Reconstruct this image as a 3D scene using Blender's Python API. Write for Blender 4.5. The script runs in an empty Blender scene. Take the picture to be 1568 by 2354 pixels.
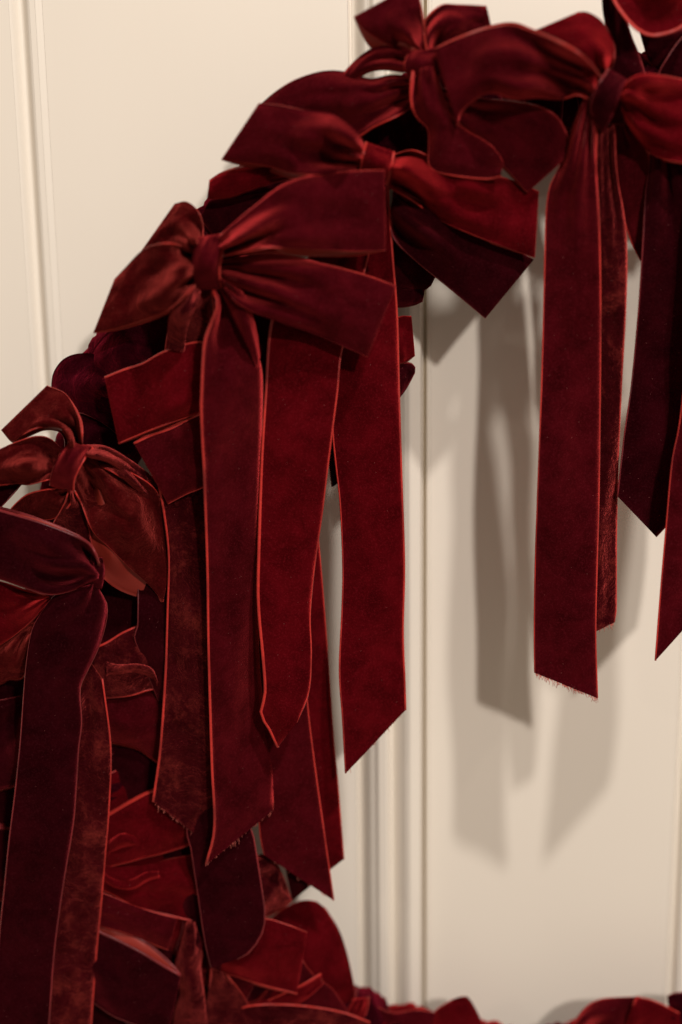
import bpy, math, random
from mathutils import Vector, Matrix, noise

S = bpy.context.scene
COL = S.collection
random.seed(7)

# ---------------------------------------------------------------- camera
PITCH, ROLL = math.radians(13.5), math.radians(-0.75)
DIST, ZC = 1.15, 1.55                       # metres to the door along the view, height looked at
CAM_LOC = Vector((0, -DIST*math.cos(PITCH), ZC + DIST*math.sin(PITCH)))
CAM_ROT = (Matrix.Rotation(math.pi/2 - PITCH, 3, 'X') @ Matrix.Rotation(ROLL, 3, 'Z'))
cd = bpy.data.cameras.new('camera'); cam = bpy.data.objects.new('camera', cd); COL.objects.link(cam)
cam.location = CAM_LOC; cam.rotation_euler = CAM_ROT.to_euler()
cd.sensor_fit = 'HORIZONTAL'; cd.sensor_width = 24; cd.lens = 50
cd.clip_start = 0.05; cd.clip_end = 50
cd.dof.use_dof = True; cd.dof.focus_distance = 1.045; cd.dof.aperture_fstop = 1.7
S.camera = cam

def W(u, v, d):
    """the point at depth d (metres in front of the door face) that the photograph shows at (u, v)"""
    r = CAM_ROT @ Vector(((u-784)/1568*24, -(v-1176.5)/1568*24, -50))
    t = (-d - CAM_LOC.y) / r.y
    return CAM_LOC + r*t

# ---------------------------------------------------------------- light
w = bpy.data.worlds.new('World'); S.world = w; w.use_nodes = True
bg = w.node_tree.nodes['Background']; bg.inputs[0].default_value = (1.0, 0.80, 0.63, 1); bg.inputs[1].default_value = 0.30
S.view_settings.view_transform = 'Standard'; S.view_settings.look = 'None'
S.view_settings.exposure = 0.0; S.view_settings.gamma = 1

def room_lamp(name, P, Q, dist, power, col, size):
    """a round lamp in the room, on the line from the shadow Q through what casts it, P"""
    dr = (P - Q).normalized()
    l = bpy.data.lights.new(name, 'AREA'); l.shape = 'DISK'; l.size = size
    l.energy = power; l.color = col
    o = bpy.data.objects.new(name, l); COL.objects.link(o)
    o.location = P + dr*dist
    o.rotation_euler = (-dr).to_track_quat('-Z', 'Y').to_euler()
    return o
TIP = W(1372, 1604, .12)                     # the frayed tail's tip and where its two shadows fall on the door
room_lamp('high_ceiling_lamp', TIP, W(1165, 1990, 0), 3.3, 64, (1.0, .935, .865), .16)
room_lamp('front_ceiling_lamp', TIP, W(1222, 1667, 0), 3.4, 58, (1.0, .92, .845), .15)
room_lamp('far_left_fill', W(700, 800, .12), W(1010, 930, 0), 3.6, 4, (1.0, .88, .74), .12)  # weak fill added from the left, no such lamp is seen

# ---------------------------------------------------------------- materials
def nodes(name):
    m = bpy.data.materials.new(name); m.use_nodes = True
    nt = m.node_tree; b = nt.nodes['Principled BSDF']
    return m, nt, b
def N(nt, t, **kw):
    n = nt.nodes.new(t)
    for k, v in kw.items():
        if k.startswith('_'): setattr(n, k[1:], v)
        else: n.inputs[k.replace('_', ' ')].default_value = v
    return n

def velvet(name, base, tint, crush=0.0, sheen=1.0, srough=.42, rub_shine=0.0):
    m, nt, b = nodes(name); L = nt.links.new
    tc = N(nt, 'ShaderNodeTexCoord')
    big = N(nt, 'ShaderNodeTexNoise', Scale=42, Detail=6, Roughness=.68, Distortion=.4)
    fine = N(nt, 'ShaderNodeTexNoise', Scale=750, Detail=3, Roughness=.75)
    L(tc.outputs['Object'], big.inputs['Vector']); L(tc.outputs['Object'], fine.inputs['Vector'])
    def rng(src, a, b_, c, d):
        n = N(nt, 'ShaderNodeMapRange'); L(src, n.inputs[0])
        for k, x in zip((1, 2, 3, 4), (a, b_, c, d)): n.inputs[k].default_value = x
        return n.outputs[0]
    def mixc(fac, A, B):
        n = N(nt, 'ShaderNodeMix', _data_type='RGBA')
        if isinstance(fac, float): n.inputs[0].default_value = fac
        else: L(fac, n.inputs[0])
        for k, x in ((6, A), (7, B)):
            if isinstance(x, tuple): n.inputs[k].default_value = x + (1,)
            else: L(x, n.inputs[k])
        return n.outputs[2]
    # pile colour: slow mottling, then the grain of the pile itself
    c = mixc(rng(big.outputs[0], .35, .68, 0, 1), tuple(x*.6 for x in base), tuple(x*1.35 for x in base))
    c = mixc(rng(fine.outputs[0], .50, .74, 0, .55), c, tuple(x*2.6+.004 for x in base))
    if rub_shine:                                          # rubbed, crushed nap in patches, its pale highlights put into the colour
        pt = N(nt, 'ShaderNodeTexNoise', Scale=40, Detail=7, Roughness=.78, Distortion=.25)
        L(tc.outputs['Object'], pt.inputs['Vector'])
        rb = N(nt, 'ShaderNodeMath', _operation='MULTIPLY')
        L(rng(pt.outputs[0], .50, .74, 0, rub_shine), rb.inputs[0]); L(rng(fine.outputs[0], .35, .6, .35, 1), rb.inputs[1])
        c = mixc(rb.outputs[0], c, (.19, .022, .017))
    lint = N(nt, 'ShaderNodeTexVoronoi', Scale=190); L(tc.outputs['Object'], lint.inputs['Vector'])
    cm = N(nt, 'ShaderNodeMath', _operation='LESS_THAN'); cm.inputs[1].default_value = .036
    L(lint.outputs['Distance'], cm.inputs[0])
    c = mixc(cm.outputs[0], c, (.26, .09, .08))
    L(c, b.inputs['Base Color'])
    b.inputs['Roughness'].default_value = .9
    b.inputs['Specular IOR Level'].default_value = .0
    b.inputs['Sheen Roughness'].default_value = srough
    b.inputs['Sheen Tint'].default_value = tint + (1,)
    L(rng(big.outputs[0], .32, .7, sheen*.58, sheen*1.15), b.inputs['Sheen Weight'])
    bp = N(nt, 'ShaderNodeBump', Strength=.6, Distance=.0009); L(fine.outputs[0], bp.inputs['Height'])
    cr = N(nt, 'ShaderNodeTexNoise', Scale=70, Detail=5, Roughness=.65, Distortion=1.2)
    L(tc.outputs['Object'], cr.inputs['Vector'])
    bp2 = N(nt, 'ShaderNodeBump', Strength=min(1, .15 + crush), Distance=.0035 if crush else .0015)
    L(cr.outputs[0], bp2.inputs['Height']); L(bp2.outputs[0], bp.inputs['Normal'])
    L(bp.outputs[0], b.inputs['Normal'])
    return m

WINE = velvet('wine_velvet', (.034, .0012, .0028), (.80, .058, .060))
CRIM = velvet('crimson_velvet', (.054, .0010, .0026), (.90, .045, .048))
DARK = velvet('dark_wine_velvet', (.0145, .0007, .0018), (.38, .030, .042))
CRUSH = velvet('crushed_wine_velvet', (.022, .0008, .0020), (.88, .10, .09), crush=.85, rub_shine=.9, sheen=.95)
RUST = velvet('rust_velvet', (.036, .0016, .0020), (.74, .085, .07), crush=.55, sheen=.66, rub_shine=.45)  # browner velvet colour for some of the left-hand loops
PLUM = velvet('plum_velvet', (.015, .0005, .0022), (.62, .03, .065), crush=.5, sheen=.8)

def satin(name, c0, c1):
    m, nt, b = nodes(name); L = nt.links.new
    tc = N(nt, 'ShaderNodeTexCoord'); wv = N(nt, 'ShaderNodeTexNoise', Scale=700, Detail=1)
    L(tc.outputs['Object'], wv.inputs['Vector'])
    mix = N(nt, 'ShaderNodeMix', _data_type='RGBA'); L(wv.outputs[0], mix.inputs[0])
    mix.inputs[6].default_value = c0; mix.inputs[7].default_value = c1
    wear = N(nt, 'ShaderNodeTexNoise', Scale=16, Detail=3, Roughness=.6); L(tc.outputs['Object'], wear.inputs['Vector'])
    wr_ = N(nt, 'ShaderNodeMapRange'); L(wear.outputs[0], wr_.inputs[0]); wr_.inputs[1].default_value = .32; wr_.inputs[2].default_value = .54
    mx = N(nt, 'ShaderNodeMix', _data_type='RGBA'); L(wr_.outputs[0], mx.inputs[0]); L(mix.outputs[2], mx.inputs[7])
    mx.inputs[6].default_value = (c0[0]*.5, c0[1]*.5, c0[2]*.6, 1)
    L(mx.outputs[2], b.inputs['Base Color']); b.inputs['Roughness'].default_value = .45
    b.inputs['Specular IOR Level'].default_value = .35
    b.inputs['Sheen Weight'].default_value = .3; b.inputs['Sheen Tint'].default_value = (1, .25, .2, 1)
    bp = N(nt, 'ShaderNodeBump', Strength=.5, Distance=.0004); L(wv.outputs[0], bp.inputs['Height']); L(bp.outputs[0], b.inputs['Normal'])
    return m
SATIN = satin('woven_satin_edge', (.30, .010, .008, 1), (.60, .032, .022, 1))
SATIN_DIM = satin('dark_woven_satin_edge', (.10, .004, .008, 1), (.24, .014, .018, 1))
def lining():
    m, nt, b = nodes('satin_backing'); b.inputs['Base Color'].default_value = (.25, .022, .014, 1)
    b.inputs['Roughness'].default_value = .5; b.inputs['Specular IOR Level'].default_value = .3
    return m
LINING = lining()
def fibre():
    m, nt, b = nodes('cut_fibre'); b.inputs['Base Color'].default_value = (.62, .13, .10, 1); b.inputs['Roughness'].default_value = .7
    return m
FIBRE = fibre()
def paint(name, col, rough):
    m, nt, b = nodes(name); L = nt.links.new
    tc = N(nt, 'ShaderNodeTexCoord'); mp = N(nt, 'ShaderNodeMapping'); mp.inputs['Scale'].default_value = (1, 1, .06)
    L(tc.outputs['Object'], mp.inputs[0])
    g = N(nt, 'ShaderNodeTexNoise', Scale=160, Detail=3); L(mp.outputs[0], g.inputs['Vector'])
    o = N(nt, 'ShaderNodeTexNoise', Scale=3.5, Detail=2); L(tc.outputs['Object'], o.inputs['Vector'])
    mix = N(nt, 'ShaderNodeMix', _data_type='RGBA'); L(o.outputs[0], mix.inputs[0])
    mix.inputs[6].default_value = tuple(c*.95 for c in col) + (1,); mix.inputs[7].default_value = tuple(min(1, c*1.04) for c in col) + (1,)
    L(mix.outputs[2], b.inputs['Base Color']); b.inputs['Roughness'].default_value = rough
    b.inputs['Specular IOR Level'].default_value = .35
    bp = N(nt, 'ShaderNodeBump', Strength=.12, Distance=.0006); L(g.outputs[0], bp.inputs['Height']); L(bp.outputs[0], b.inputs['Normal'])
    return m
CREAM = paint('cream_gloss_paint', (.79, .73, .645), .27)
GROOVE = paint('cream_paint_darker', (.62, .54, .42), .6)  # darker, duller cream for the door joint

# ---------------------------------------------------------------- helpers
def put(name, verts, faces, mats, parent, fmat=None, smooth=True, stuff=False):
    off = parent.matrix_world.translation if parent else Vector()
    base = WORLD_OFF.get(parent.name, Vector()) if parent else Vector()
    me = bpy.data.meshes.new(name); me.from_pydata([v - base for v in verts], [], faces)
    for m in mats: me.materials.append(m)
    if fmat: me.polygons.foreach_set('material_index', fmat)
    if smooth: me.polygons.foreach_set('use_smooth', [True]*len(me.polygons))
    me.update()
    o = bpy.data.objects.new(name, me); COL.objects.link(o); o.parent = parent
    WORLD_OFF[o.name] = base
    if stuff: o['kind'] = 'stuff'
    return o
WORLD_OFF = {}
def thing(name, loc, label, cat, group=None):
    o = bpy.data.objects.new(name, None); COL.objects.link(o); o.location = loc; o.empty_display_size = .02
    WORLD_OFF[o.name] = Vector(loc); o['label'] = label; o['category'] = cat
    if group: o['group'] = group
    return o

def crom(p, t):
    n = len(p) - 1
    x = min(max(t, 0), 1)*n; i = min(int(x), n-1); f = x - i
    p1, p2 = p[i], p[i+1]
    p0 = p[i-1] if i > 0 else tuple(2*a-b for a, b in zip(p1, p2))
    p3 = p[i+2] if i+2 <= n else tuple(2*b-a for a, b in zip(p1, p2))
    return tuple(.5*((2*b) + (c-a)*f + (2*a-5*b+4*c-e)*f*f + (-a+3*b-3*c+e)*f**3) for a, b, c, e in zip(p0, p1, p2, p3))
def resample(pts, n):
    """n+1 points evenly spaced along a smooth curve through pts"""
    m = 24*(len(pts)-1)
    q = [crom(pts, i/m) for i in range(m+1)]
    acc = [0]
    for a, b in zip(q, q[1:]): acc.append(acc[-1] + math.dist(a, b))
    out, j = [], 0
    for i in range(n+1):
        s = acc[-1]*i/n
        while j < m-1 and acc[j+1] < s: j += 1
        g = acc[j+1]-acc[j]; f = 0 if g < 1e-9 else (s-acc[j])/g
        out.append(tuple(a+(b-a)*f for a, b in zip(q[j], q[j+1])))
    return out
def d_at(d, s):
    return crom([(x,) for x in d], s)[0] if len(d) > 1 else d[0]

def tube(pts, r, sides=6, flat=1.0, nrm=None):
    vs, fs = [], []
    n = len(pts)
    for i, p in enumerate(pts):
        t = (pts[min(i+1, n-1)] - pts[max(i-1, 0)])
        if t.length < 1e-9: t = Vector((0, 0, 1))
        t.normalize()
        a = nrm[i] if nrm else Vector((0, -1, 0))
        a = (a - t*a.dot(t))
        a = a.normalized() if a.length > 1e-5 else t.orthogonal().normalized()
        b = t.cross(a)
        for k in range(sides):
            th = 2*math.pi*k/sides
            vs.append(p + a*math.cos(th)*r*flat + b*math.sin(th)*r)
    for i in range(n-1):
        for k in range(sides):
            k2 = (k+1) % sides
            fs.append((i*sides+k, i*sides+k2, (i+1)*sides+k2, (i+1)*sides+k))
    fs.append(tuple(range(sides-1, -1, -1))); fs.append(tuple((n-1)*sides+k for k in range(sides)))
    return vs, fs

def sheet(parent, name, grid, mat, edge_r=.00078, edges=(1, 1), thick=.0009, back=None, label=None, span=None):
    """a ribbon from a grid of points (rows along its length), with real thickness and woven edges"""
    R, C = len(grid), len(grid[0])
    nr = [[None]*C for _ in range(R)]
    for i in range(R):
        for j in range(C):
            a = grid[min(i+1, R-1)][j] - grid[max(i-1, 0)][j]
            b = grid[i][min(j+1, C-1)] - grid[i][max(j-1, 0)]
            n = b.cross(a)
            nr[i][j] = n.normalized() if n.length > 1e-10 else (nr[i-1][j] if i else Vector((0, -1, 0)))
    vote = sum(nr[i][C//2].y for i in range(*(span or (0, max(2, R//2)))))
    if vote > 0 :
        nr = [[-n for n in r] for r in nr]; flip = True
    else: flip = False
    vs = [grid[i][j] + nr[i][j]*thick*.5 for i in range(R) for j in range(C)]
    vs += [grid[i][j] - nr[i][j]*thick*.5 for i in range(R) for j in range(C)]
    o2 = R*C; fs, fm = [], []
    for i in range(R-1):
        for j in range(C-1):
            a, b, c, d = i*C+j, i*C+j+1, (i+1)*C+j+1, (i+1)*C+j
            q = (a, b, c, d) if not flip else (d, c, b, a)
            fs.append(q); fm.append(0)
            fs.append(tuple(o2+x for x in reversed(q))); fm.append(1)
    rim = [i*C for i in range(R)], [i*C+C-1 for i in range(R)], list(range(C)), [(R-1)*C+j for j in range(C)]
    for li in rim:
        for a, b in zip(li, li[1:]):
            fs.append((a, b, b+o2, a+o2)); fm.append(1)
    o = put(name, vs, fs, [mat, back or LINING], parent, fm)
    if label: o['label'] = label
    for k, e in enumerate(edges):
        if not e: continue
        j = 0 if k == 0 else C-1
        tv, tf = tube([grid[i][j] for i in range(R)], edge_r*e, 6, .75, [nr[i][j] for i in range(R)])
        put('edge', tv, tf, [SATIN_DIM if mat in (DARK, PLUM) else SATIN], o)
    return o, nr

SEED = [0]
def build_grid(L, R, d, n, cols, bulge=.3, pleat=.0, freq=2.2, wr=.12, tilt=0.0, dec=0, roll=.0, creases=0):
    """points between two outlines; d, bulge, pleat, wr, roll in centimetres"""
    SEED[0] += 1; sd = SEED[0]*7.31; rr = random.Random(SEED[0]*13+5)
    Lp, Rp = resample(L, n), resample(R, n)
    ridge = [(rr.uniform(.15, .85), rr.uniform(-.25, .25), rr.uniform(.05, .11), rr.choice((-1, 1, 1))*rr.uniform(.5, 1.0)) for _ in range(3)]
    diag = [(rr.uniform(.12, .95), rr.uniform(-.10, .10), rr.uniform(.012, .035), rr.uniform(-.16, .16)) for _ in range(creases)]
    rows = []
    for i in range(n+1):
        s = i/n; dd = d_at(d, s)
        row = []
        if dec: env = max(0, 1-s*dec)**1.3*min(1, .3+s*dec*3)
        else: env = (1-s)**1.9*min(1, .3+s*7)
        for j in range(cols+1):
            t = j/cols
            tt = t
            u = Lp[i][0]+(Rp[i][0]-Lp[i][0])*tt; v = Lp[i][1]+(Rp[i][1]-Lp[i][1])*tt
            k = dd + bulge*math.sin(math.pi*t)*(.35+.65*math.sin(math.pi*min(1, s+.15))) + tilt*(t-.5)
            if dec: k += min(1, s*3)*((t-.5)*.75*math.sin(s*n*.16+sd) + .16*math.sin(s*n*.23+sd*2))
            k -= roll*abs(2*t-1)**5*min(1, s*4)*(.75+.6*noise.noise(Vector((s*4+sd, t*2, 1))))
            k += pleat*env*(noise.noise(Vector((t*freq*1.6+sd, s*2.2, sd)))*2.6 + .35*noise.noise(Vector((t*freq*3.4, s*4+sd, 3+sd))))
            for t0, dr, w_, a in ridge:
                x = (t - t0 - dr*s - .06*math.sin(s*5+sd))/w_
                k += a*pleat*.30*(env*.7+.30*max(0, 1-s*1.2)*(0 if dec else 1))/(1+x*x*1.2)
            for s0, sl, w_, a in diag:
                x = (s - s0 - sl*(t-.5) - .006*math.sin(t*7+sd))/w_
                k += a*math.exp(-x*x)*(.4+.6*(t if sl > 0 else 1-t))
            k += wr*(noise.noise(Vector((t*1.6+sd, s*n*.10, sd*1.7)))*1.5 + .45*noise.noise(Vector((t*4.1, s*n*.26+sd, sd))))*(.6+.4*math.sin(math.pi*t))
            row.append((u, v, k))
        rows.append(row)
    return rows

def to_world(rows): return [[W(u, v, k/100) for u, v, k in r] for r in rows]

def tail(bow, L, R, d, mat=WINE, n=44, wr=.26, edges=(1, 1), tilt=0.0, bulge=.18, pleat=.9, name='tail', fray=0, label=None, dec=3.0, creases=5):
    rows = build_grid(L, R, d, n, 12, bulge, pleat, 2.2, wr, tilt, dec, .12, creases)
    # only the first part of a tail is gathered
    g = to_world(rows)
    o, nr = sheet(bow, name, g, mat, edges=edges, label=label)
    if fray:
        vs, fs = [], []
        last = g[-1]; prev = g[-2]
        for q in range(fray):
            t = random.random()*12; j = min(int(t), 11); f = t-j
            p = last[j].lerp(last[j+1], f); dr = (last[j].lerp(last[j+1], f)-prev[j].lerp(prev[j+1], f)).normalized()
            dr = (dr + Vector((random.uniform(-.5, .5), random.uniform(-.5, .5), random.uniform(-.5, .3)))).normalized()
            ln = .0010 + .0042*random.random()**3
            tv, tf = tube([p - dr*.0008, p+dr*ln*.5, p+dr*ln + Vector((random.uniform(-1, 1), 0, random.uniform(-1, 1)))*.0006], random.uniform(.00012, .00024), 3)
            b = len(vs); vs += tv; fs += [tuple(b+x for x in fc) for fc in tf]
        put('frayed_end', vs, fs, [FIBRE], o, stuff=True)
    return o

def loop(bow, L, R, d, mat=WINE, th=2.0, sh=(0, 6), n=32, cols=22, bulge=.5, pleat=1.5, freq=2.0, wr=.16, tilt=0.0, name='loop', edges=(.7, .75), roll=.42, label=None):
    """ribbon out from the knot, folded over at its end and back behind itself to the knot"""
    fr = build_grid(L, R, d, n, cols, bulge, pleat*1.45, freq, wr*1.6, tilt, 0, roll)
    rows = list(fr)
    SEED[0] += 1; sd = SEED[0]*3.7
    for i in range(n, -1, -1):
        s = i/n; q = 1-s
        gap = th*min(1, (q*3.2))**.62*(1-.35*q) + .09
        pr = math.sin(math.pi*min(1, q*1.15+.0))**.8 if q*1.15 < 1 else 0
        row = []
        for j, (u, v, k) in enumerate(fr[i]):
            t = j/cols
            row.append((u+sh[0]*pr, v+sh[1]*pr, k-gap - .25*noise.noise(Vector((t*3+sd, s*4, sd)))*min(1, q*5)))
        rows.append(row)
    return sheet(bow, name, to_world(rows), mat, label=label, edges=edges)[0]

def knot(bow, L, R, d, mat=WINE, wr=.1, edges=(0, 0)):
    rows = build_grid(L, R, d, 18, 14, .45, .45, 2.0, wr, roll=.2)
    # the band tucks in behind at both ends
    a = [(u, v-2, k-2.2) for u, v, k in rows[0]]; b = [(u, v+2, k-2.2) for u, v, k in rows[-1]]
    return sheet(bow, 'knot', to_world([a, [(u, v-3, k-.8) for u, v, k in rows[0]]] + rows + [[(u, v+3, k-.8) for u, v, k in rows[-1]], b]), mat, span=(5, 16), back=mat, edges=edges)[0]

GROUP = 'velvet ribbon bows tied round the wreath'
def bow(u, v, d, label):
    return thing('velvet_bow', W(u, v, d/100), label, 'bow', GROUP)

# ================================================================ the panelled door
door = thing('panelled_door', (0, 0, 0), 'cream painted panelled double door standing behind the velvet wreath', 'door')
ZB, ZT = 0.0, 2.9
XW = lambda u: W(u, 1176, 0).x
def extrude(name, prof, mat, parent, z0=ZB, z1=ZT):
    """a vertical moulding: profile of (x, depth in metres towards the camera)"""
    vs = []
    for x, d in prof: vs += [Vector((x, -d, z0)), Vector((x, -d, z1))]
    n = len(prof); fs = [(2*i, 2*i+2, 2*i+3, 2*i+1) for i in range(n-1)]
    for x, d in (prof[0], prof[-1]):
        b = len(vs); vs += [Vector((x, -d, z0)), Vector((x, -d, z1)), Vector((x, .03, z0)), Vector((x, .03, z1))]
        fs.append((b, b+1, b+3, b+2))
    b = len(vs)
    vs += [Vector((prof[0][0], .03, z0)), Vector((prof[0][0], .03, z1)), Vector((prof[-1][0], .03, z0)), Vector((prof[-1][0], .03, z1))]
    vs += [Vector((x, -d, z0)) for x, d in prof] + [Vector((x, -d, z1)) for x, d in prof]
    fs += [(b, b+1, b+3, b+2), tuple([b]+[b+4+i for i in range(n)]+[b+2]), tuple([b+3]+[b+4+n+i for i in range(n-1, -1, -1)]+[b+1])]
    o = put(name, vs, fs, [mat], parent)
    for p in o.data.polygons:
        if len(p.vertices) > 4: p.use_smooth = False
    return o
def arc(u0, u1, h, base=0.0, n=14):
    return [(XW(u0)+(XW(u1)-XW(u0))*i/n, base+h*math.sin(math.pi*i/n)**.8) for i in range(n+1)]
def cove(u0, u1, d0, d1, n=8):
    return [(XW(u0)+(XW(u1)-XW(u0))*i/n, d0+(d1-d0)*(1-math.cos(math.pi*i/n))/2) for i in range(n+1)]
extrude('panel', [(-.95, 0), (XW(94), 0)], CREAM, door)
extrude('groove', cove(94.3, 116, 0, -.0065, 8) + cove(117, 138, -.0065, .001, 8), CREAM, door)
extrude('stile', [(XW(138.3), .001), (XW(150), .001)], CREAM, door)
extrude('moulding', cove(150.3, 165, .001, -.0006), CREAM, door)
extrude('panel', [(XW(165.3), -.0008), (XW(812), -.0008)], CREAM, door)
extrude('moulding', cove(812.4, 819, -.0008, -.006, 5) + cove(820, 853, -.005, .0072, 10), CREAM, door)
extrude('bead', cove(853.3, 868, .0075, .0118, 6) + cove(869, 883, .0118, .0125, 5) + cove(884, 899, .0125, .0035, 8) + [(XW(899+3*k), .0035+.0011*k) for k in range(1, 10)] + [(XW(929), .0145)], CREAM, door)
extrude('bead', cove(929.3, 940, .0148, .0165, 6) + cove(941, 962, .0165, .014, 6) + cove(963, 972, .014, .003, 6), CREAM, door)
extrude('joint', [(XW(972.3), .002), (XW(973.8), -.005), (XW(977.6), -.005), (XW(980), .001)], GROOVE, door)
extrude('stile', cove(980.3, 986, .001, .002) + [(XW(990), .002)], CREAM, door)
extrude('panel', [(XW(990.3), .002), (XW(1577), .002)], CREAM, door)
extrude('groove', cove(1577.3, 1592, .002, -.004) + cove(1593, 1608, -.004, .003), CREAM, door)
extrude('stile', [(XW(1608.3), .003), (XW(1650), .003)], CREAM, door)
extrude('panel', [(XW(1650.4), 0), (.95, 0)], CREAM, door)

# ================================================================ the wreath ring
RC = W(1300, 1350, .05)
TOPZ, BOTZ = W(1300, 225, .05).z, W(1300, 2455, .05).z
RC.z = (TOPZ+BOTZ)/2; RZ = (TOPZ-BOTZ)/2; RR = RC.x - W(165, 1350, .05).x
wreath = thing('wreath_ring', RC, 'round wreath base wound in dark plum velvet behind the bows', 'wreath')
def ring_pt(th, ph, r, R=RR):
    c = Vector((math.cos(th), 0, math.sin(th)))
    return RC + Vector((c.x*R, 0, c.z*RZ)) + c*r*math.cos(ph) + Vector((0, -1, 0))*r*math.sin(ph)
vs, fs = [], []
NT, NP = 140, 14
for i in range(NT):
    for j in range(NP):
        th, ph = 2*math.pi*i/NT, 2*math.pi*j/NP
        vs.append(ring_pt(th, ph, .026))
for i in range(NT):
    for j in range(NP):
        fs.append((i*NP+j, i*NP+(j+1) % NP, ((i+1) % NT)*NP+(j+1) % NP, ((i+1) % NT)*NP+j))
put('ring_core', vs, fs, [PLUM], wreath)
NW = 84
for k in range(NW):
    th0 = math.radians(60) + 2*math.pi*k/NW
    deg = math.degrees(th0) % 360
    if deg < 78 or deg > 282: continue                # beyond the right edge of the picture
    lean = random.uniform(-.05, .07); wd = .026+random.uniform(-.002, .004); r0 = .0285+random.uniform(0, .004)
    g = []
    for i in range(27):
        ph = -.35+(2*math.pi-.3)*i/26
        row = []
        for j in range(11):
            t = j/10
            th = th0 + lean*math.sin(ph) + (t-.5)*wd*2/RR*(.78+.22*math.sin(ph*1.5+k))
            rr = r0 + .0038*math.sin(math.pi*t) + .0045*noise.noise(Vector((t*5+k*3.1, ph*1.2, k))) + .002*noise.noise(Vector((t*11, ph*2, k*1.3)))
            row.append(ring_pt(th, ph, rr))
        g.append(row)
    m_ = PLUM if deg < 168 else random.choice((PLUM, CRIM, WINE))
    sheet(wreath, 'wrapped_ribbon', g, m_, edge_r=.0006, back=m_)

# wound velvet bulging out at the upper left
for Lq, Rq, dq in (([(330,860),(270,830),(200,812),(152,822),(124,856),(118,900)], [(330,980),(280,960),(230,950),(200,950),(170,940),(150,930)], [6.5,7.6,7.2,6.2]),
                   ([(380,740),(320,745),(262,756),(225,790),(205,830)], [(380,900),(330,890),(290,890),(250,900),(215,905)], [7,8.4,8.2,7])):
    sheet(wreath, 'wrapped_ribbon', to_world(build_grid(Lq, Rq, dq, 30, 20, 1.0, .9, 2.4, .5, roll=.8)), PLUM, edges=(0, 0), back=PLUM)

# ================================================================ the bows
# --- the big bow at centre left
A = bow(475, 600, 13, 'large bow at centre left with two flat square loops pointing right')
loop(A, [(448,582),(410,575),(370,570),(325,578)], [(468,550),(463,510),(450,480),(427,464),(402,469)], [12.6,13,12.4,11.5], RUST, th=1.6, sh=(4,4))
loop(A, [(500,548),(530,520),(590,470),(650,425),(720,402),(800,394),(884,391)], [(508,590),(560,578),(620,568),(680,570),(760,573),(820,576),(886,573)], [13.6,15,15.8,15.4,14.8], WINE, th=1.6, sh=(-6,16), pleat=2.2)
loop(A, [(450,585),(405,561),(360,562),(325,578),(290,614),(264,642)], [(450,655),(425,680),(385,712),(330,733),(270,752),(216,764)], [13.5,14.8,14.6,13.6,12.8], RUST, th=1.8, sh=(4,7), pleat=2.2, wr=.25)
loop(A, [(508,600),(560,588),(620,584),(680,591),(760,611),(840,633),(910,657)], [(506,648),(540,690),(580,715),(640,738),(720,765),(800,799),(846,819)], [13.6,15,15.2,14.8,14.2], WINE, th=1.5, sh=(0,-2), pleat=2.2)
tail(A, [(508,636),(538,650),(568,690),(588,755),(598,820)], [(504,664),(522,700),(545,745),(572,800),(590,850)], [14.4,15.2,15,14.2,13.2], WINE, n=24, bulge=.9, edges=(0, 0), name='gather', pleat=1.2)
tail(A, [(448,658),(414,690),(393,712),(387,745),(384,800)], [(462,670),(450,705),(436,735),(428,765),(424,810)], [14.2,14.9,14.4,13.4,12.6], CRUSH, n=24, bulge=.9, edges=(0, 0), name='gather', pleat=1.2)
knot(A, [(456,548),(445,575),(444,620),(452,660)], [(509,541),(511,575),(504,620),(508,662)], [14.3,15.4,15.5,14.6], edges=(0, 1.3))
tail(A, [(455,668),(430,690),(400,715),(388,760),(380,820),(370,950),(362,1080),(378,1180),(389,1280),(386,1400),(381,1550),(371,1700),(365,1755),(352,1842)],
     [(486,672),(490,700),(492,760),(492,900),(492,1100),(494,1300),(497,1500),(496,1700),(492,1850),(482,1942)], [13.4,10.9,10.3,10.4,11.2,11.2,11,11,10.8,10.6], CRUSH, n=56, pleat=1.2, dec=7, edges=(1.4, 1), fray=40, label='left tail of crushed velvet with a rubbed patch and painted highlights near its cut end')
tail(A, [(490,668),(500,700),(486,740),(470,790),(464,900),(463,950),(470,1100),(477,1300),(480,1500),(487,1750),(493,1900),(474,1986)],
     [(506,662),(535,700),(572,760),(597,830),(603,900),(598,1060),(591,1250),(594,1500),(608,1640),(628,1725),(627,1863)], [14,14.4,13.8,13.2,12.2,11.4,11.2,11.2], WINE, n=60, pleat=1.7, dec=5, edges=(1.35, .8), tilt=-2.2, fray=44)
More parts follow.
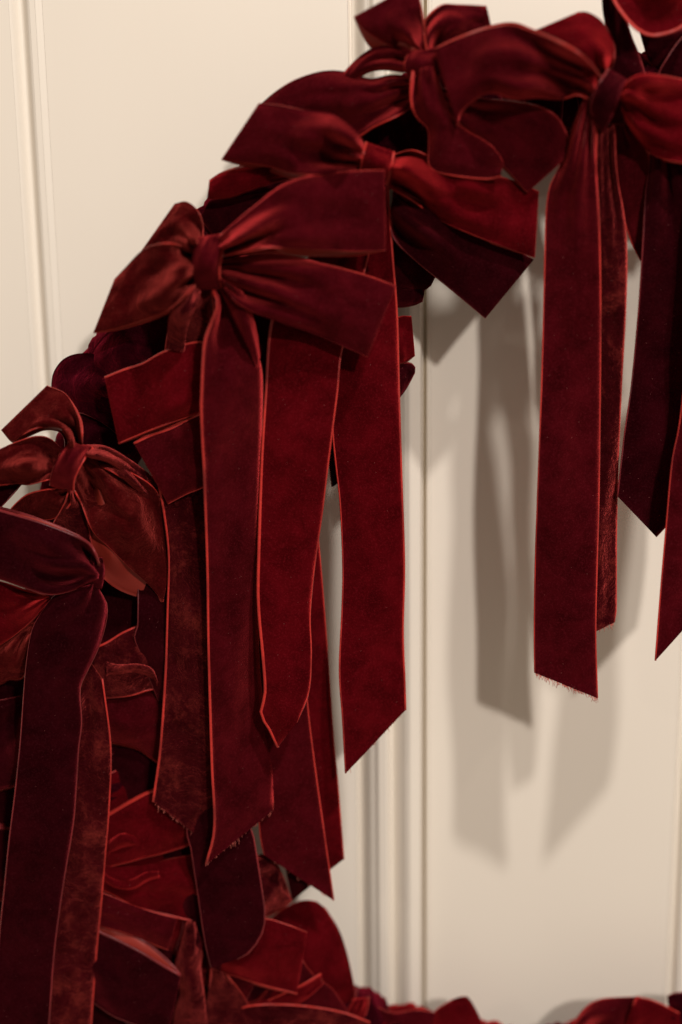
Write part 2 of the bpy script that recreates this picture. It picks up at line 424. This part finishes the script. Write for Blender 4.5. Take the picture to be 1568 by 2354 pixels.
# --- the bow above it
B = bow(865, 370, 11, 'bow whose small square knot shows two bright red lines across it')
loop(B, [(830,360),(720,384),(660,378),(610,377),(560,385),(510,398),(482,414)], [(830,402),(740,402),(690,406),(640,416),(590,431),(530,452),(477,456)], [11,11.4,11,10.6], CRIM, th=.9, sh=(6,-8), pleat=.6)
loop(B, [(838,332),(815,300),(790,279),(765,263),(735,257),(690,252),(640,242),(595,238)], [(828,392),(760,402),(700,400),(660,394),(620,382),(570,374),(510,366)], [12,13.4,13.6,13,12.6], WINE, th=1.5, sh=(8,14), pleat=2.3)
loop(B, [(905,355),(950,345),(1010,368),(1100,396),(1170,412),(1238,440)], [(893,430),(940,455),(1010,503),(1080,535),(1150,562),(1229,590)], [11.6,12.8,12.6,12,11.6], CRIM, th=1.4, sh=(0,4), pleat=2.4)
loop(B, [(905,430),(1000,480),(1100,530),(1226,597)], [(897,500),(906,548),(960,600),(1040,665),(1116,730)], [10.6,10.8,10.6,10.2], DARK, th=1.0, sh=(0,2), pleat=1.0)
loop(B, [(720,420),(600,440),(520,452),(484,458)], [(720,530),(600,560),(520,570),(460,500)], [8,8.8,8.8,8.4], DARK, th=.8, sh=(0,2), pleat=.5, edges=(0, 0))
knot(B, [(842,330),(836,352),(829,392)], [(905,352),(899,382),(890,420)], [12.8,13.8,13], CRIM, edges=(1.2, 1.2))
tail(B, [(870,420),(800,540),(776,700),(768,820),(765,970),(772,1060),(783,1160),(789,1300),(787,1400),(781,1540),(788,1650),(795,1777)],
     [(890,400),(896,500),(903,600),(912,720),(917,900),(923,1100),(929,1300),(926,1450),(930,1560),(932,1632)], [11.4,10.6,10.4,10.4,10.4,10.5,10.5], CRIM, n=56, tilt=-.4, edges=(1.1, 1.2), wr=.34, fray=22)
tail(B, [(850,430),(720,580),(645,690),(622,760),(612,900),(603,1050),(596,1250),(594,1380),(604,1500),(610,1590),(600,1640),(618,1672),(639,1717)],
     [(885,430),(830,650),(786,800),(775,900),(762,1000),(752,1080),(740,1180),(728,1260),(718,1340),(712,1420),(715,1500),(709,1590),(682,1660)], [11,11.8,12.4,12.5,12.5,12.5,12.4,12.3], CRIM, n=60, bulge=.3, edges=(1.6, 1))
# --- a bow tucked in behind the long tails
C = bow(530, 960, 10, 'bow behind the longest tails, only two stacked square loops showing at its left')
loop(C, [(525,890),(500,800),(470,786),(420,793),(370,812),(330,835),(285,850),(241,868)], [(530,930),(490,940),(460,948),(400,968),(340,990),(273,1018)], [11.6,12.6,12.7,12.4,12.2], CRIM, th=.9, sh=(4,4), pleat=.5, edges=(1.3, 1.3))
loop(C, [(525,930),(460,952),(400,983),(350,1000),(309,1019)], [(530,1090),(460,1122),(430,1134),(386,1157)], [11.8,12.6,12.4,12.1], WINE, th=.6, sh=(2,-8), pleat=.5, edges=(1.4, 1))
loop(C, [(500,690),(600,675),(700,660),(790,670)], [(560,950),(620,960),(700,940),(800,900)], [9.4,10,9.8,9.4], DARK, th=.8, sh=(0,2), pleat=.4)
knot(C, [(500,905),(495,960),(500,1010)], [(560,905),(562,960),(560,1010)], [11.2,11.8,11.2])
tail(C, [(560,1000),(585,1300),(590,1700),(597,1900),(608,1965)], [(640,1000),(690,1400),(706,1612),(722,1750),(740,1880),(767,2069)], [10.6,9.8,9.4,9.4], WINE, fray=16)
tail(C, [(650,1000),(660,1400),(680,1800),(706,2040)], [(700,1000),(727,1200),(745,1400),(766,1690),(776,1800),(790,1975)], [9,8.2,7.9,7.9], CRIM)
tail(C, [(610,1500),(635,1800),(652,1960),(673,2070)], [(700,1500),(720,1800),(716,2034)], [8.6,8.2,8,8], DARK)
tail(C, [(490,1010),(470,1500),(430,1860),(440,1950),(455,2050),(465,2120),(475,2180),(486,2223)], [(560,1010),(562,1500),(570,1850),(583,1925),(598,2020),(608,2095),(604,2140),(575,2186),(545,2204)], [10.4,10,10,10.6,10.9], DARK)
# --- a small bow behind
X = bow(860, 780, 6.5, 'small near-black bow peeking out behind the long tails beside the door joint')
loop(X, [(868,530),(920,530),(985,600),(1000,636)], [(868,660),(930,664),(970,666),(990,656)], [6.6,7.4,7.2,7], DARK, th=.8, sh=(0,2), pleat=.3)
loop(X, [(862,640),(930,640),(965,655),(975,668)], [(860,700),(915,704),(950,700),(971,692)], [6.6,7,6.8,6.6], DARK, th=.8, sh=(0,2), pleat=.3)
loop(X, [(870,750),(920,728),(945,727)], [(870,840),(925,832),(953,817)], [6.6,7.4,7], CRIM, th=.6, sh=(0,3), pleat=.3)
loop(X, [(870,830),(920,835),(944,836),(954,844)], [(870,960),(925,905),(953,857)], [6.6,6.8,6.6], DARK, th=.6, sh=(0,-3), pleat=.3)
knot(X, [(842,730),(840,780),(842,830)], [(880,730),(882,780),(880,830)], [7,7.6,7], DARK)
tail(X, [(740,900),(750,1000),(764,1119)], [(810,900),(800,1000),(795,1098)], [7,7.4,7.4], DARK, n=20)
# --- top bow
E = bow(965, 150, 11, 'bow at the top edge with one ribbon end twisting down right from its knot')
loop(E, [(950,140),(910,110),(870,90),(835,66),(815,38)], [(985,130),(975,80),(968,30),(964,0),(956,-40)], [11,12,12.2,12], WINE, th=1.8, sh=(10,40))
loop(E, [(975,125),(974,60),(1010,14),(1060,11),(1118,14)], [(1000,135),(1020,118),(1060,92),(1100,76),(1129,64)], [11,11.6,11.2,11], WINE, th=1.6, sh=(-8,6))
loop(E, [(955,178),(900,172),(855,181),(820,173),(780,163),(735,165),(680,183),(635,210),(597,242)], [(960,235),(920,262),(860,290),(820,312),(760,306),(700,300),(635,300)], [10.6,11.2,10.8,10.4,10], WINE, th=1.2, sh=(0,4), pleat=1.5, wr=.3)
loop(E, [(955,122),(920,101),(880,102),(842,119),(812,144),(786,172)], [(955,172),(930,166),(885,160),(852,164),(822,180),(798,205)], [11.2,11.6,11,10.2], WINE, th=1.3, sh=(0,0), pleat=1.4)
loop(E, [(1010,200),(1100,225),(1180,233),(1238,244),(1280,268),(1305,312),(1313,352)], [(1010,270),(1060,325),(1110,352),(1150,372),(1185,408),(1213,441)], [11.4,12,12.4,12.6,12.4], WINE, th=1.1, sh=(-6,4), pleat=.6, bulge=.6)
tail(E, [(950,160),(944,205),(948,245),(962,272),(985,296),(987,340),(988,380),(1020,398),(1112,410),(1151,403)],
     [(1004,150),(1012,195),(1026,240),(1046,276),(1076,302),(1110,320),(1132,336),(1143,350),(1149,357),(1157,376)], [13.0,13.0,12.9,13.2,13.2], WINE, bulge=.7, edges=(1.2, .6), n=40)
knot(E, [(940,122),(930,150),(942,182)], [(1012,112),(1022,140),(1012,170)], [12.4,13.2,12.6], edges=(.8, 0))
# --- top right big bow
F = bow(1390, 230, 12, 'large soft bow at top right, long frayed tail hanging before the panel')
loop(F, [(1368,206),(1310,155),(1262,110),(1222,74)], [(1392,172),(1409,150),(1412,110),(1402,80),(1382,48),(1352,29),(1330,28)], [12.6,13.2,12.8,12.2], CRIM, th=2, sh=(0,4), pleat=2.6, bulge=.8)
loop(F, [(1385,180),(1345,132),(1285,97),(1222,72),(1180,58),(1130,64),(1066,84),(1000,112)], [(1352,226),(1325,217),(1290,227),(1230,224),(1180,228),(1130,212),(1092,228),(1060,258),(1052,288)], [14,14.8,15.2,15,14.6,14.2], WINE, th=2, sh=(0,-6), pleat=2.5, bulge=.9, wr=.3)
tail(F, [(1372,280),(1370,400),(1370,700),(1370,1000),(1362,1300),(1366,1453)], [(1412,285),(1418,400),(1435,500),(1440,580),(1438,700),(1425,950),(1417,1200),(1416,1400),(1412,1430)], [12.4,11.4,11,10.8,10.8], CRUSH, pleat=.8, fray=30)
tail(F, [(1345,222),(1320,285),(1288,380),(1265,430),(1256,500),(1251,700),(1245,900),(1236,1150),(1231,1300),(1229,1450),(1230,1546)],
     [(1362,235),(1366,300),(1371,400),(1377,520),(1380,700),(1379,900),(1376,1150),(1372,1300),(1369,1450),(1373,1604)], [13,12.8,12.3,12,12,12], WINE, n=56, pleat=1.4, fray=170)
knot(F, [(1398,160),(1375,196),(1360,236),(1362,272)], [(1442,186),(1427,220),(1407,265),(1388,300)], [13.6,14.8,14.6,13.4], DARK, edges=(1.2, 0))
# --- right hand bow
G = bow(1425, 250, 11, 'bow cut off by right edge, broad loop drooping over slanted tails')
tail(G, [(1405,288),(1408,330),(1415,400),(1430,480),(1450,550),(1473,598)], [(1452,285),(1482,330),(1500,400),(1510,480),(1512,560),(1505,600)], [11.4,11,10.4,10.2], WINE, n=30)
tail(G, [(1488,330),(1495,372),(1485,450),(1476,600),(1468,720),(1453,880),(1436,1000),(1420,1141)], [(1560,330),(1600,500),(1592,800),(1572,1050),(1548,1180),(1508,1233)], [11.6,11.2,11,11,11], DARK)
tail(G, [(1600,380),(1590,600),(1576,850),(1562,980),(1546,1060),(1533,1200),(1520,1350),(1507,1518)], [(1730,380),(1720,600),(1705,900),(1690,1150),(1655,1352)], [13.4,13.4,13.6,13.8,14], WINE)
loop(G, [(1430,202),(1448,182),(1480,170),(1530,175),(1600,188),(1690,200)], [(1420,240),(1440,282),(1470,326),(1505,356),(1570,372),(1690,384)], [12.4,14,13.8,13.4,13], CRIM, th=1.8, sh=(0,4), pleat=2.6)
knot(G, [(1408,205),(1400,245),(1404,280)], [(1436,195),(1432,240),(1436,285)], [12.6,13,12.4], DARK)
# --- top right corner bow
H = bow(1500, -60, 11, 'bow in the top right corner, its hanging loop rimmed by a curved bright edge')
tail(H, [(1385,-40),(1386,20),(1396,80),(1402,150),(1420,230)], [(1432,-40),(1437,30),(1450,80),(1468,125),(1484,175)], [9.6,9.6,9.6,9.6], DARK, n=24, edges=(0, 1))
tail(H, [(1620,40),(1565,90),(1530,140),(1515,170),(1500,230)], [(1700,60),(1660,120),(1640,250)], [9.2,9.2,9.2], DARK, n=24)
loop(H, [(1700,-30),(1600,20),(1560,45),(1500,60),(1460,30)], [(1700,110),(1620,150),(1560,158),(1500,150),(1478,96)], [8,8.4,8.2,8], DARK, th=.6, sh=(0,0))
tail(H, [(1395,-50),(1412,0),(1437,38),(1464,66),(1495,80),(1530,76),(1568,60),(1610,20)], [(1450,-70),(1475,-35),(1500,-12),(1535,-8),(1560,-10),(1600,-30),(1640,-60)], [11.5,12.6,13.2,12.6,12], CRIM, bulge=-.9, n=36, pleat=.2, edges=(1.6, 1))
knot(H, [(1490,-100),(1485,-70),(1490,-40)], [(1550,-100),(1552,-70),(1550,-40)], [12,12.8,12], DARK)
# --- left bow
I = bow(160, 1085, 11, 'rust red bow at left edge with slanting knot and salmon loop lining')
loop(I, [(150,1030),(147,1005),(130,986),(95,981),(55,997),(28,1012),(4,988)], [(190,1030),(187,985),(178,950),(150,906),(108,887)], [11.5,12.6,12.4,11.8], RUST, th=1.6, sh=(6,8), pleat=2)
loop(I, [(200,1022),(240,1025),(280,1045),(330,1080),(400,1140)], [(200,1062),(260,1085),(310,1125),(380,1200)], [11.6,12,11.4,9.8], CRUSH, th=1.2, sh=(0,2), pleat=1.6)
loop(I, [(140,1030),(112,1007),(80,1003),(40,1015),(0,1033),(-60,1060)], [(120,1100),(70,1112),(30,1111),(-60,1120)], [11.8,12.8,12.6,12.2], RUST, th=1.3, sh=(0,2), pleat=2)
loop(I, [(200,1035),(280,1075),(350,1118),(382,1180),(398,1260)], [(168,1110),(185,1150),(212,1217),(250,1256),(300,1305),(345,1345),(375,1382)], [12.2,13.2,12.2,10.8,10.2], RUST, th=1.6, sh=(-32,52), pleat=2.2, label='rust red loop showing its satin lining along the lower edge')
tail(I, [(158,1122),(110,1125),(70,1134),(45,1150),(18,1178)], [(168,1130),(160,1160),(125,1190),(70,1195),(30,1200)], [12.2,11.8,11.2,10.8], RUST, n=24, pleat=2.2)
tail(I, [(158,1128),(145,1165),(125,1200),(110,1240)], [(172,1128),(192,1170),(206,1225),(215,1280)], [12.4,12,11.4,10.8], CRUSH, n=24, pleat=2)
tail(I, [(-40,1100),(-30,1140),(-40,1180)], [(60,1098),(32,1132),(0,1166)], [10.6,10.4,10.2], DARK, n=14)
knot(I, [(158,1018),(138,1045),(120,1085),(115,1112)], [(212,1030),(192,1058),(172,1098),(168,1130)], [12.8,14,14,13], edges=(.7, 1.2))
# --- far left bow with tails to the bottom
J = bow(222, 1320, 11.5, 'near-black bow at left edge with a long wavy tail running past the bottom edge')
loop(J, [(110,1370),(60,1356),(0,1337),(-80,1322)], [(118,1376),(78,1420),(42,1452),(0,1482),(-80,1530)], [11.6,12,11.8,11.6], CRIM, th=.8, sh=(0,4), pleat=.8)
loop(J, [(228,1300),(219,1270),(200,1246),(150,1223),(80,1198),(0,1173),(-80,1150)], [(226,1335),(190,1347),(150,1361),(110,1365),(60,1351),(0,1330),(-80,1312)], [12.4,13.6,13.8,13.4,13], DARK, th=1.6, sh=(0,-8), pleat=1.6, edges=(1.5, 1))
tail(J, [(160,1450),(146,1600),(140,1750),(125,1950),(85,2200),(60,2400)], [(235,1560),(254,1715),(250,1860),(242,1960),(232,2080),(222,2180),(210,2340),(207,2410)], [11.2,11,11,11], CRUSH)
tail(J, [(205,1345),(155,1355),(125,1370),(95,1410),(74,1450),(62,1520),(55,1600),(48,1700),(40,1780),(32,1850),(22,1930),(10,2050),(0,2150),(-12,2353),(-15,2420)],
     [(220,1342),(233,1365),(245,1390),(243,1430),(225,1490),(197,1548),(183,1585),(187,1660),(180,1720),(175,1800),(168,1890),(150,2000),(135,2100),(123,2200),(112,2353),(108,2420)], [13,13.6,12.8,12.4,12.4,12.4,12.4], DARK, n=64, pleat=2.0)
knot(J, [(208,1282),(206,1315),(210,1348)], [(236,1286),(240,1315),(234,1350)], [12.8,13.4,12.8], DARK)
# --- bits of a bow behind J's tails at the left edge
U = bow(90, 1500, 9, 'crumpled bright red bow end behind the black tail at left edge')
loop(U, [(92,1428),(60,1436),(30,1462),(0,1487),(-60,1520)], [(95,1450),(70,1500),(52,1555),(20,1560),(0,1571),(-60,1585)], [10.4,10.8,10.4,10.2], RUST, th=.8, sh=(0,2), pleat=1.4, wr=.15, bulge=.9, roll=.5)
loop(U, [(90,1590),(50,1600),(0,1610),(-60,1620)], [(90,1780),(50,1800),(0,1815),(-60,1830)], [9,9.4,9.2], DARK, th=.8, sh=(0,2))
loop(U, [(80,1905),(40,1905),(0,1903),(-60,1900)], [(80,2050),(40,2060),(0,2070),(-60,2080)], [9,9.4,9.2], DARK, th=.8, sh=(0,-6), edges=(1.8,1))
knot(U, [(90,1480),(88,1520),(90,1570)], [(120,1480),(122,1520),(120,1570)], [10,10.6,10], DARK)
# --- middle left bow
P = bow(400, 1600, 7, 'crumpled bow of gathered stacked loops in shade right of the wavy tail')
loop(P, [(400,1720),(360,1738),(300,1735),(240,1735)], [(410,1800),(350,1830),(300,1850),(235,1872)], [6.6,6.9,6.6], DARK, th=.6, sh=(0,2), wr=.12, pleat=.2)
loop(P, [(400,1600),(340,1588),(280,1596),(230,1600),(170,1606)], [(402,1775),(362,1752),(330,1730),(300,1716),(245,1706),(170,1700)], [8,8.6,8.8,8.6], WINE, th=.8, sh=(0,2), pleat=.25, wr=.14, bulge=.9, roll=.3, edges=(.3, .8))
loop(P, [(402,1410),(350,1426),(315,1440),(280,1456),(240,1480),(175,1506)], [(402,1572),(370,1580),(335,1587),(300,1598),(250,1603),(175,1602)], [8.4,9.2,9.6,9.4], CRUSH, th=.7, sh=(0,2), pleat=.3, wr=.16, bulge=.5, roll=.1, edges=(1.3, 1.1))
tail(P, [(245,1520),(275,1528),(315,1526),(348,1536),(362,1562)], [(245,1556),(280,1550),(320,1548),(352,1560),(362,1580)], [10.0,10.1,9.9,9.4], CRUSH, n=20, bulge=.5, name='fold', edges=(0, 0), pleat=.1, creases=0)
tail(P, [(318,1330),(318,1400),(317,1440),(310,1466),(328,1510),(345,1560),(365,1610)], [(385,1330),(388,1400),(390,1450),(392,1500),(392,1560),(385,1610)], [9.6,9.9,9.9,9.6], DARK, n=24, pleat=.2)
knot(P, [(388,1560),(386,1600),(388,1640)], [(418,1560),(420,1600),(418,1640)], [8,8.6,8], DARK)
# --- lower bow
Q = bow(470, 1960, 8, 'dark crimson bow below the crumpled one, loops running left behind the tails')
loop(Q, [(470,1960),(400,1972),(330,1988),(270,1992),(190,1985)], [(490,2130),(455,2120),(400,2106),(340,2092),(300,2078),(265,2058),(235,2044),(190,2018)], [8.4,9,9.3,9.2], CRIM, th=.7, sh=(0,3), pleat=.35, wr=.16, roll=.05, bulge=.5, edges=(0, 1.1))
tail(Q, [(236,2000),(262,2016),(300,2022),(335,2006),(365,2004)], [(236,2026),(270,2042),(305,2044),(340,2026),(368,2018)], [9.5,9.8,9.8,9.4], CRIM, n=20, bulge=.5, name='fold', edges=(0, 0), pleat=.1, creases=0)
loop(Q, [(455,1790),(400,1804),(365,1814),(330,1828),(290,1850),(245,1876),(190,1905)], [(470,1925),(425,1945),(370,1962),(330,1972),(280,1985),(240,1992),(190,1990)], [8.6,9.2,9.3,9.2], CRIM, th=.6, sh=(0,-3), pleat=.35, wr=.16, roll=.05, bulge=.5, edges=(1.5, .9))
tail(Q, [(248,1935),(275,1918),(305,1915),(330,1925)], [(250,1965),(280,1950),(310,1945),(335,1950)], [9.4,9.8,9.8,9.4], CRIM, n=18, bulge=.5, name='fold', edges=(0, 0), pleat=.1, creases=0)
knot(Q, [(455,1900),(452,1950),(456,2000)], [(500,1900),(502,1950),(500,2000)], [8.4,8.8,8.4], DARK)
# --- bottom left bow
R_ = bow(440, 2200, 9, 'bow at bottom left, a square loop showing thick salmon lining along its top')
loop(R_, [(170,2020),(200,2040),(250,2058),(330,2090),(407,2112)], [(170,2100),(200,2118),(240,2130),(300,2147),(350,2167),(386,2182)], [9.4,10,10.2,10.3], WINE, th=.7, sh=(0,7), pleat=.3, roll=.1, bulge=.3, edges=(.4, 1))
loop(R_, [(170,2110),(225,2140),(280,2166),(330,2192),(380,2222),(414,2241)], [(165,2280),(213,2303),(260,2334),(310,2354),(350,2368),(387,2376)], [9.4,10.4,10.9,11,11], DARK, th=1.1, sh=(9,-24), pleat=.3, roll=.1, bulge=.4, edges=(1.5, 1))
tail(R_, [(428,2120),(412,2180),(402,2230),(414,2280),(402,2330),(398,2400)], [(452,2118),(466,2170),(462,2230),(470,2290),(480,2400)], [9,9.8,10,9.8], CRUSH, n=30, pleat=.7, wr=.3, bulge=.8, edges=(.7, 0))
tail(R_, [(418,2040),(422,2120),(405,2185)], [(470,2040),(478,2120),(480,2190)], [8.6,9,9], DARK, n=16, pleat=.3)
knot(R_, [(425,2140),(420,2165),(424,2195)], [(462,2140),(466,2165),(462,2195)], [9,9.6,9.2], DARK)
# --- bottom bow
# --- added near-black filler loops standing in for deep shade at the lower left
Z = bow(300, 1900, 5, 'added near-black filler loops painted for the deep shade at lower left')
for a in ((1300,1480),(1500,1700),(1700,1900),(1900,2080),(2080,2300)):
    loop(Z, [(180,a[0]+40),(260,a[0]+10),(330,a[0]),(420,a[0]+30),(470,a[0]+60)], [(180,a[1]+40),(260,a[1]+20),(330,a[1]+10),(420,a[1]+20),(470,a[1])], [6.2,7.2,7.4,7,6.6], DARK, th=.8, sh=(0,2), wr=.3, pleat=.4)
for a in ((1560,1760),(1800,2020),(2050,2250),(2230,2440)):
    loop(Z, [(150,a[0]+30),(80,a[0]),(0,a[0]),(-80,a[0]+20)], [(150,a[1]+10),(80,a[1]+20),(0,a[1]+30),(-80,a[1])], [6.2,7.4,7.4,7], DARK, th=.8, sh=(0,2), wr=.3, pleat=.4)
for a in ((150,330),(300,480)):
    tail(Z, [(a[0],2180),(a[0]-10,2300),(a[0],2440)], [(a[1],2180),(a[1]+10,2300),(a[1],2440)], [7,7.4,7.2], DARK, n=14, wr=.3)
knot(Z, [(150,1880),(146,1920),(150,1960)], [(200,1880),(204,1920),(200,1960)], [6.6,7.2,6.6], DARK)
T = bow(500, 2240, 8.5, 'bow at the bottom, one flat crimson loop in front of a big blurred round one')
loop(T, [(540,2300),(580,2200),(620,2120),(660,2085),(700,2070),(728,2073)], [(600,2380),(700,2380),(785,2350),(814,2300),(806,2230),(782,2145),(748,2088)], [7,7.2,6.6,6], CRIM, th=1.6, sh=(0,4), pleat=.8, bulge=.8)
loop(T, [(530,2010),(560,1975),(595,1966),(625,1966),(650,2012),(669,2066)], [(550,2130),(590,2112),(620,2100),(650,2086),(670,2072)], [7.8,8.2,8,7.6], CRUSH, th=.8, sh=(0,4), pleat=.8, wr=.3)
loop(T, [(480,2150),(540,2122),(606,2112),(655,2124),(705,2143)], [(488,2222),(515,2236),(545,2244),(600,2262),(682,2283)], [8.4,9.2,9.4,9.3], CRIM, th=.7, sh=(2,4), pleat=.4, roll=.05, edges=(.8, 1.2))
tail(T, [(738,2238),(690,2266),(650,2285),(600,2308),(550,2330)], [(742,2262),(700,2298),(650,2325),(600,2350),(550,2365)], [8.4,8.8,8.8,8.6], CRIM, n=24, pleat=.4, edges=(1, .6))
tail(T, [(690,2200),(720,2240),(770,2280),(820,2360)], [(640,2290),(680,2330),(700,2360),(720,2420)], [8,8.2,8], WINE, n=24, pleat=.4, edges=(.3, .5))
tail(T, [(520,2330),(570,2313),(640,2309),(720,2315),(790,2328),(850,2350)], [(520,2440),(640,2440),(720,2440),(850,2440)], [9,9.2,8.8,8], CRUSH, n=30, pleat=.8, wr=.4)
tail(T, [(485,2225),(478,2290),(465,2350),(455,2420)], [(520,2238),(560,2290),(590,2350),(600,2420)], [9.2,9,9], CRUSH, n=24, pleat=.6, wr=.2, edges=(.3, .3))
knot(T, [(478,2170),(474,2200),(480,2235)], [(508,2175),(512,2200),(510,2240)], [8.4,9,8.6], DARK)
# --- bottom edge, right of the joint
V = bow(900, 2360, 6, 'blurred bow end on the bottom edge just right of the door joint')
tail(V, [(812,2296),(795,2330),(765,2400)], [(848,2292),(842,2325),(815,2400)], [7,7.4,7.2], CRIM, n=16)
loop(V, [(1120,2440),(1110,2360),(1080,2298),(1062,2291)], [(960,2440),(975,2370),(1000,2325),(1040,2298)], [6,6.4,6.2], CRIM, th=.8, sh=(0,2), pleat=.5)
loop(V, [(800,2350),(850,2312),(900,2328),(960,2322),(1010,2330)], [(800,2440),(900,2440),(1010,2440)], [6.2,6.4,6.2], WINE, th=.8, sh=(0,2), wr=.3, pleat=.4)
knot(V, [(890,2350),(888,2390),(890,2420)], [(930,2350),(932,2390),(930,2420)], [6.6,7,6.6], DARK)
Y = bow(1450, 2380, 6, 'folded bow at bottom right corner with a bright sloping edge')
loop(Y, [(1300,2380),(1340,2322),(1378,2298),(1430,2293),(1466,2292)], [(1300,2460),(1380,2450),(1420,2420),(1440,2360)], [6.4,6.8,6.8,6.6], WINE, th=.9, sh=(0,4))
tail(Y, [(1462,2291),(1500,2300),(1540,2318),(1600,2350)], [(1410,2430),(1470,2440),(1600,2460)], [7.2,7.2,7], CRIM, n=20)
tail(Y, [(1535,2290),(1560,2282),(1620,2284)], [(1540,2360),(1570,2380),(1620,2400)], [6.4,6.8,6.6], PLUM, n=14, pleat=1.0)
knot(Y, [(1400,2400),(1398,2420),(1402,2450)], [(1440,2400),(1442,2420),(1440,2450)], [7,7.2,7], DARK)
